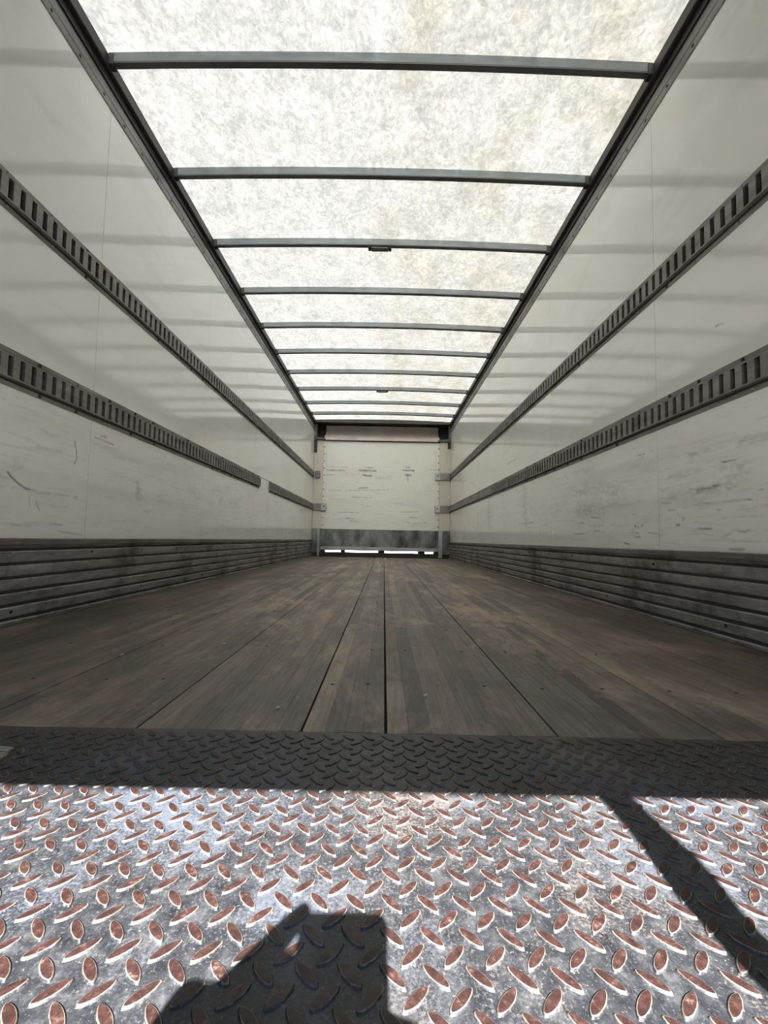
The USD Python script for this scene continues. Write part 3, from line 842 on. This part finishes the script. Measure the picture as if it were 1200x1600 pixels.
# ------------------------------------------------------------------ far end wall
XL, XR = -1.115, 0.975
wb = thing("wall_back", (0, D, 0), kind="structure", label="far end wall with white scuffed panel between cream columns")
obj("backing", cat([box(-A - 0.02, XL, D + 0.32, D + 0.35, 0.14, H + 0.02), box(XR, B + 0.02, D + 0.32, D + 0.35, 0.14, H + 0.02), box(XL, XR, D + 0.32, D + 0.35, 0.14, H + 0.02)]), M_BLACK, wb)
for x0, x1 in ((-A, XL), (XR, B)):
    obj("column", rbox(x0 + 0.001, x1, D + 0.005, D + 0.19, 0.49, 2.088, 0.006), M_CREAM, wb)
    obj("corner_post", rbox(x0 + 0.001, x1, D - 0.002, D + 0.19, 0.0, 0.492, 0.004), M_GALV, wb)
us = np.linspace(XL + 0.05, XR - 0.05, 230)
vs = np.linspace(0.488, 2.085, 190)
plane = lambda u, v, t: np.stack([u, D + 0.034 + t + 0 * u, v], -1)
rb = random_strokes(99, XL + 0.1, XR - 0.3, 0.55, 1.65, 60, 0.25)
m, at = panel(us, vs, plane, 0.02, False, [(a, min(1, c * 1.3), w * 1.9) for a, c, w in BACK_DARK] + rb, [([(-0.75, 1.5), (0.1, 1.45)], 0.25, 60), ([(-0.9, 1.0), (0.6, 0.95)], 0.12, 50)], 77)
obj("end_panel", m, M_BULK, wb, attrs=at)
for x0, x1, sg in ((XL, XL + 0.056, 1), (XR - 0.056, XR, -1)):
    obj("edge_strip", rbox(x0, x1, D + 0.020, D + 0.05, 0.486, 2.088, 0.002), M_BULK, wb)
    for z in np.arange(0.56, 2.05, 0.128):
        obj("bolt", disc(((x0 + x1) / 2 - sg * 0.012, D + 0.020, z), (0, -1, 0), 0.010, 0.006, 8, 0.7), M_DARKMETAL, wb)
# curved header above the panel: its top is shaped to lean into the shade of the added cover
hp = [(D + 0.008, 2.088), (D + 0.004, 2.100), (D + 0.014, 2.130), (D + 0.055, 2.165), (D + 0.14, 2.205), (D + 0.24, 2.250), (D + 0.285, 2.31), (D + 0.290, 2.43), (D + 0.31, 2.43), (D + 0.31, 2.088)]
from mapbox_earcut import triangulate_float64
k = len(hp)
v = np.array([(x, y, z) for x in (XL, XR) for y, z in hp])
q = np.array([(j, (j + 1) % k, k + (j + 1) % k, k + j) for j in range(k)])
tr = triangulate_float64(np.array(hp, float), np.array([k], np.uint32)).reshape(-1, 3).astype(int)
m = trimesh.Trimesh(v, np.vstack([q[:, [0, 1, 2]], q[:, [0, 2, 3]], tr, tr + k]), process=False)
m.fix_normals()
obj("header", m, M_TAN, wb, smooth=40)
obj("header_lip", rbox(XL - 0.01, XR + 0.01, D - 0.004, D + 0.03, 2.080, 2.092, 0.002), M_RUST, wb)
obj("roof_end_beam", rbox(-A + 0.02, B - 0.02, D - 0.03, D + 0.03, 2.405, 2.452, 0.003), M_DARKMETAL, wb)
for x0, x1, sg in ((-A + 0.004, XL + 0.03, 1), (XR - 0.03, B - 0.004, -1)):
    n = 10
    tt = np.linspace(0, 1, n)
    xx = x0 + (x1 - x0) * tt
    sag = (0.035 * (1 - tt) ** 2.2) if sg > 0 else (0.035 * tt ** 2.2)
    up, dn = 2.118 + sag, 2.088 + sag * 0.55
    v = np.array([(x, y, z) for y in (D - 0.05, D + 0.02) for x, z in list(zip(xx, up)) + list(zip(xx[::-1], dn[::-1]))])
    P2 = np.array(list(zip(xx, up)) + list(zip(xx[::-1], dn[::-1])), float)
    k = len(P2)
    q = np.array([(j, (j + 1) % k, k + (j + 1) % k, k + j) for j in range(k)])
    tr = triangulate_float64(P2, np.array([k], np.uint32)).reshape(-1, 3).astype(int)
    m = trimesh.Trimesh(v, np.vstack([q[:, [0, 1, 2]], q[:, [0, 2, 3]], tr, tr + k]), process=False)
    m.fix_normals()
    obj("corner_bracket", m, M_BOWDARK, wb)
for x0, x1 in ((-A + 0.002, -A + 0.055), (B - 0.055, B - 0.002)):
    obj("dark_cleat", rbox(x0, x1, D - 0.01, D + 0.01, 1.86 if x0 < 0 else 1.97, 2.085, 0.003), M_DARKMETAL, wb)
obj("kick_panel", rbox(XL + 0.0, XR, D + 0.015, D + 0.05, 0.175, 0.490, 0.003), M_GALV, wb)
obj("sill_channel", rbox(XL - 0.01, XR, D - 0.015, D + 0.05, 0.118, 0.178, 0.004), M_GALVLIGHT, wb)
for x0, x1 in ((XL - 0.065, XL - 0.028), (XR - 0.01, XR + 0.06)):
    obj("corner_angle", rbox(x0, x1, D - 0.03, D + 0.0, 0.01, 0.49, 0.003), M_GALVLIGHT, wb)
obj("floor_sill", rbox(-A, B, D - 0.005, D + 0.2, -0.01, 0.074, 0.003), M_BLACK, wb)
for x0, x1 in ((-A, -1.06), (-0.76, -0.70), (-0.095, 0.015), (0.62, 0.73), (0.90, B)):
    obj("sill_block", rbox(x0, x1, D + 0.02, D + 0.19, 0.06, 0.128, 0.003), M_BLACK, wb)
# track ends: plates that carry the tracks across the columns
for side, X, s, zc, x_in, lb in (("left", -A, 1, 0.8769, XL + 0.075, "flat grey steel end plate of the left lower track, across the cream column"),
                                 ("left", -A, 1, 1.4605, None, "short rounded end cap of the left upper track"),
                                 ("right", B, -1, 1.4605, XR - 0.075, "flat grey steel end plate of the right upper track, across the cream column"),
                                 ("right", B, -1, 0.8769, XR - 0.075, "flat grey steel end plate of the right lower track, across the cream column")):
    t = thing("track_end_plate", (X, D, zc), label=lb, cat="bracket", group="end plates of the cargo tracks")
    if x_in is None:
        obj("plate", rbox(X + 0.03, X + 0.125, D - 0.035, D + 0.006, zc - 0.066, zc + 0.062, 0.012), M_RAILGREY, t)
        obj("screw", disc((X + 0.08, D - 0.035, zc), (0, -1, 0), 0.010, 0.005, 8), M_DARKMETAL, t)
        continue
    xo = X + s * 0.002
    obj("plate", rbox(min(xo, x_in), max(xo, x_in), D - 0.022, D - 0.012, zc - 0.063, zc + 0.063, 0.002), M_RAILGREY, t)
    obj("fold", rbox(min(x_in - s * 0.085, x_in), max(x_in - s * 0.085, x_in), D - 0.028, D + 0.021, zc - 0.063, zc + 0.063, 0.003), M_GALVLIGHT, t)
    obj("screw", disc((x_in - s * 0.04, D - 0.028, zc + 0.01), (0, -1, 0), 0.012, 0.006, 8), M_BLACK, t)

# ------------------------------------------------------------------ half-raised rear door behind the camera, its pull strap
dr = thing("door_1", (0, Y0, 0.636), kind="structure", label="half-raised roll-up rear door of the truck")
z = 0.636
k = 0
while z < H - 0.01:
    z1 = min(z + 0.36, H + 0.005)
    obj("door_panel", rbox(-A, B, Y0 - 0.024, Y0, z, z1 + 0.0005, 0.003), M_DOOR, dr)
    z = z1
pts = [(0.312, 0.645, 0.021), (0.313, 0.60, 0.020), (0.3115, 0.565, 0.0215), (0.312, 0.53, 0.0265), (0.309, 0.505, 0.0265), (0.308, 0.475, 0.022), (0.307, 0.45, 0.0195), (0.316, 0.42, 0.019), (0.322, 0.38, 0.020), (0.326, 0.335, 0.021)]
v = []
for j, (x, z, w) in enumerate(pts):
    tw = math.acos(min(1, w / 0.0272))
    for e in (-1, 1):
        for th in (-1, 1):
            v.append((x + e * w + th * 0.0012 * math.sin(tw), Y0 - 0.010 + e * 0.0272 * math.sin(tw) + th * 0.0012 * math.cos(tw), z))
q = []
for j in range(len(pts) - 1):
    a = 4 * j
    for e in ((0, 1), (1, 3), (3, 2), (2, 0)):
        q.append((a + e[0], a + e[1], a + 4 + e[1], a + 4 + e[0]))
q += [(0, 2, 3, 1), (len(v) - 4, len(v) - 3, len(v) - 1, len(v) - 2)]
m = trimesh.Trimesh(np.array(v), np.vstack([np.array(q)[:, [0, 1, 2]], np.array(q)[:, [0, 2, 3]]]), process=False)
m.fix_normals()
obj("pull_strap", m, M_STRAP, label="twisted black webbing pull strap hanging from the rear door", cat="strap")

# ------------------------------------------------------------------ scraps on the floor
r = np.random.default_rng(21)
for (x, y, sz), lb in zip([(-0.465, 1.305, 0.006), (-0.684, 1.168, 0.005), (-0.1913, 0.832, 0.0042), (0.0915, 0.9107, 0.0045)],
                          ["tiny white paint chip on the left part of the wood floor", "tiny white paint chip on the floor nearest the left kick strip", "tiny pale paint chip on the floor just beyond the tread plate, left of centre", "tiny bright white chip on the floor right of the centre joint"]):
    pts = np.array([(math.cos(t) * sz * r.uniform(0.6, 1.1), math.sin(t) * sz * r.uniform(0.6, 1.1)) for t in np.linspace(0, 2 * math.pi, 7, endpoint=False)])
    m = trimesh.creation.extrude_polygon(Polygon(pts).convex_hull, 0.0025, engine="earcut")
    m.vertices[:, 2] += m.vertices[:, 0] * 0.3
    m.apply_translation((x, y, 0.0008))
    obj("paint_chip", m, M_PAPER, label=lb, cat="paint chip", group="paint chips on the floor")
m = []
for k, (y0, y1, x1) in enumerate([(0.652, 0.664, -0.537), (0.638, 0.648, -0.530), (0.622, 0.636, -0.528)]):
    g = box(-0.62, x1, y0, y1, 0.0002, 0.0025 + 0.0006 * k)
    g.vertices[:, 1] += (g.vertices[:, 0] + 0.56) * -0.18
    m.append(g)
obj("tape_scrap", cat([g.subdivide().subdivide() for g in m]), M_TAPE, label="pale torn strips of tape stuck to the tread plate at its left end", cat="tape")

# ------------------------------------------------------------------ the photographer outside the door, holding the phone (their shadow falls on the plate)
PH_X0, PH_X1, PH_TOP = -0.0549, 0.0166, 0.3445
ph = thing("phone", (0, -0.01, PH_TOP - 0.147), label="dark phone held upright at the doorway by the photographer", cat="phone")
M3 = manifold3d.Manifold


def rounded_slab(x0, x1, z0, z1, y0, y1, rad):
    p = Polygon([(x0 + rad, z0 + rad), (x1 - rad, z0 + rad), (x1 - rad, z1 - rad), (x0 + rad, z1 - rad)]).buffer(rad, quad_segs=8)
    m = trimesh.creation.extrude_polygon(p, y1 - y0, engine="earcut")
    v = m.vertices.copy()
    m.vertices = np.stack([v[:, 0], y1 - v[:, 2], v[:, 1]], -1)
    m.fix_normals()
    return m


obj("case", rounded_slab(PH_X0, PH_X1, PH_TOP - 0.147, PH_TOP, -0.0155, -0.0075, 0.010), M_PHONE, ph)
obj("screen", rounded_slab(PH_X0 + 0.003, PH_X1 - 0.003, PH_TOP - 0.144, PH_TOP - 0.003, -0.0162, -0.0154, 0.008), M_BLACK, ph)


def ball(c, r, n=20):
    s = M3.sphere(float(r), n)
    return s.translate([float(x) for x in c])


def chain(joints):
    """Capsules tapering from joint to joint: (x, y, z, radius)."""
    out = None
    for a, b in zip(joints[:-1], joints[1:]):
        h = M3.batch_hull([ball(a[:3], a[3]), ball(b[:3], b[3])])
        out = h if out is None else out + h
    return out


def smoothed(man, length, it=10):
    v, f, _ = meshkit.arrays(man.refine_to_length(length))
    m = trimesh.Trimesh(v, f)
    trimesh.smoothing.filter_taubin(m, lamb=0.5, nu=0.52, iterations=it)
    return m


def union(ms):
    out = ms[0]
    for m in ms[1:]:
        out = out + m
    return out


# left hand: palm beside the phone, fingers up its left edge, thumb in front of the screen; right hand grips the lower right edge
lh = [M3.batch_hull([ball(c, r) for c, r in (((-0.128, -0.028, 0.262), 0.016), ((-0.098, -0.026, 0.288), 0.013), ((-0.122, -0.020, 0.288), 0.0135), ((-0.078, -0.022, 0.235), 0.014), ((-0.120, -0.035, 0.215), 0.019), ((-0.090, -0.03, 0.205), 0.017))]),
      chain([(-0.104, -0.022, 0.288, 0.0115), (-0.076, -0.008, 0.313, 0.0105), (-0.064, -0.001, 0.325, 0.0095), (-0.055, 0.001, 0.336, 0.0072)]),
      chain([(-0.092, -0.020, 0.280, 0.0125), (-0.074, -0.002, 0.298, 0.0105), (-0.052, 0.001, 0.292, 0.0090), (-0.038, 0.001, 0.292, 0.0075)]),
      chain([(-0.086, -0.020, 0.262, 0.0105), (-0.070, -0.002, 0.278, 0.0095), (-0.050, 0.001, 0.274, 0.0086), (-0.036, 0.001, 0.272, 0.0074)]),
      chain([(-0.084, -0.022, 0.242, 0.0095), (-0.068, -0.003, 0.257, 0.0088), (-0.052, 0.001, 0.256, 0.0078), (-0.043, 0.001, 0.255, 0.0068)]),
      chain([(-0.116, -0.034, 0.258, 0.0125), (-0.086, -0.034, 0.285, 0.0105), (-0.062, -0.028, 0.292, 0.0095), (-0.040, -0.025, 0.290, 0.008)])]
la = chain([(-0.112, -0.036, 0.222, 0.024), (-0.150, -0.075, 0.200, 0.027), (-0.27, -0.33, 0.06, 0.040)])
rh = [M3.batch_hull([ball(c, r) for c, r in (((0.044, -0.030, 0.225), 0.015), ((0.036, -0.030, 0.251), 0.012), ((0.032, -0.028, 0.188), 0.013), ((0.062, -0.038, 0.198), 0.018))]),
      chain([(0.036, -0.028, 0.251, 0.0100), (0.029, -0.004, 0.259, 0.0092), (0.010, 0.001, 0.261, 0.0085), (-0.006, 0.001, 0.260, 0.0075)]),
      chain([(0.038, -0.026, 0.231, 0.0102), (0.028, -0.003, 0.237, 0.0094), (0.006, 0.001, 0.239, 0.0086), (-0.012, 0.001, 0.238, 0.0075)]),
      chain([(0.036, -0.026, 0.211, 0.0098), (0.027, -0.003, 0.215, 0.0090), (0.006, 0.001, 0.216, 0.0083), (-0.010, 0.001, 0.215, 0.0072)]),
      chain([(0.032, -0.026, 0.191, 0.0090), (0.026, -0.003, 0.193, 0.0082), (0.009, 0.001, 0.194, 0.0075), (-0.002, 0.001, 0.193, 0.0066)]),
      chain([(0.054, -0.036, 0.225, 0.0125), (0.036, -0.034, 0.253, 0.0105), (0.022, -0.028, 0.265, 0.0095), (0.008, -0.025, 0.271, 0.008)])]
ra = chain([(0.060, -0.040, 0.215, 0.024), (0.085, -0.080, 0.185, 0.027), (0.20, -0.33, 0.05, 0.040)])
PX, PY, G = -0.03, -0.56, -1.1
head = M3.batch_hull([ball((PX, PY + 0.010, 0.49), 0.074, 32), ball((PX, PY - 0.02, 0.515), 0.080, 32), ball((PX, PY + 0.050, 0.425), 0.040), ball((PX - 0.02, PY + 0.045, 0.44), 0.042), ball((PX + 0.02, PY + 0.045, 0.44), 0.042)])
head = head + M3.batch_hull([ball((PX, PY + 0.082, 0.49), 0.008), ball((PX, PY + 0.100, 0.462), 0.011), ball((PX, PY + 0.075, 0.455), 0.014)])
for sx in (-1, 1):
    head = head + ball((PX + sx * 0.080, PY - 0.005, 0.475), 0.018).scale([1, 1, 1])
    head = head - ball((PX + sx * 0.030, PY + 0.094, 0.489), 0.013)
    head = head + ball((PX + sx * 0.030, PY + 0.076, 0.489), 0.0125)
head = head + M3.batch_hull([ball((PX - 0.02, PY + 0.083, 0.432), 0.006), ball((PX + 0.02, PY + 0.083, 0.432), 0.006)])
neck = chain([(PX, PY - 0.02, 0.44, 0.056), (PX, PY - 0.03, 0.30, 0.060)])
torso = M3.batch_hull([ball((PX + sx * 0.15, PY - 0.03, 0.265), 0.055) for sx in (-1, 1)] + [ball((PX + sx * 0.10, PY - 0.02, 0.12), 0.10) for sx in (-1, 1)] + [ball((PX + sx * 0.085, PY - 0.02, -0.12), 0.095) for sx in (-1, 1)])
hips = M3.batch_hull([ball((PX + sx * 0.085, PY - 0.02, -0.14), 0.098) for sx in (-1, 1)] + [ball((PX + sx * 0.09, PY - 0.02, -0.28), 0.095) for sx in (-1, 1)])
legs = [chain([(PX + sx * 0.095, PY - 0.02, -0.28, 0.092), (PX + sx * 0.11, PY, -0.66, 0.062), (PX + sx * 0.115, PY - 0.03, -1.03, 0.045)]) for sx in (-1, 1)]
up_l = chain([(PX - 0.16, PY - 0.02, 0.26, 0.056), (-0.27, -0.33, 0.06, 0.046)])
up_r = chain([(PX + 0.16, PY - 0.02, 0.26, 0.056), (0.20, -0.33, 0.05, 0.046)])
pn = thing("person", (PX, PY, G), label="photographer in navy shirt standing outside the rear door holding a phone", cat="person")
skin_core = M3.batch_hull([ball((PX + sx * 0.12, PY - 0.03, 0.25), 0.045) for sx in (-1, 1)] + [ball((PX + sx * 0.05, PY - 0.02, -0.1), 0.06) for sx in (-1, 1)])
inner = [chain([(PX - 0.16, PY - 0.02, 0.25, 0.036), (-0.27, -0.33, 0.06, 0.034)]), chain([(PX + 0.16, PY - 0.02, 0.25, 0.036), (0.20, -0.33, 0.05, 0.034)])]
obj("body", smoothed(union([head, neck, skin_core, la, ra] + inner + lh + rh), 0.006, 8), M_SKIN, pn, smooth=True)
obj("shirt", smoothed(union([torso, up_l, up_r]), 0.02, 10), M_SHIRT, pn, smooth=True)
obj("trousers", smoothed(union([hips] + legs), 0.02, 10), M_TROUSER, pn, smooth=True)
cap = M3.batch_hull([ball((PX, PY + 0.004, 0.512), 0.082, 28), ball((PX, PY - 0.035, 0.500), 0.079, 28)])
cap = cap - M3.cube([0.4, 0.4, 0.2], True).translate([PX, PY + 0.235, 0.43]) - M3.cube([0.4, 0.4, 0.2], True).translate([PX, PY, 0.36])
obj("hair", smoothed(cap, 0.012, 6), M_HAIR, pn, smooth=True)
for sx in (-1, 1):
    sh = M3.batch_hull([ball((PX + sx * 0.115, PY - 0.05, G + 0.05), 0.045), ball((PX + sx * 0.12, PY + 0.12, G + 0.032), 0.034), ball((PX + sx * 0.135, PY + 0.08, G + 0.03), 0.03)])
    obj("shoe", smoothed(sh.trim_by_plane([0, 0, 1], G + 0.001), 0.012, 4), M_SHOE, pn, smooth=True)
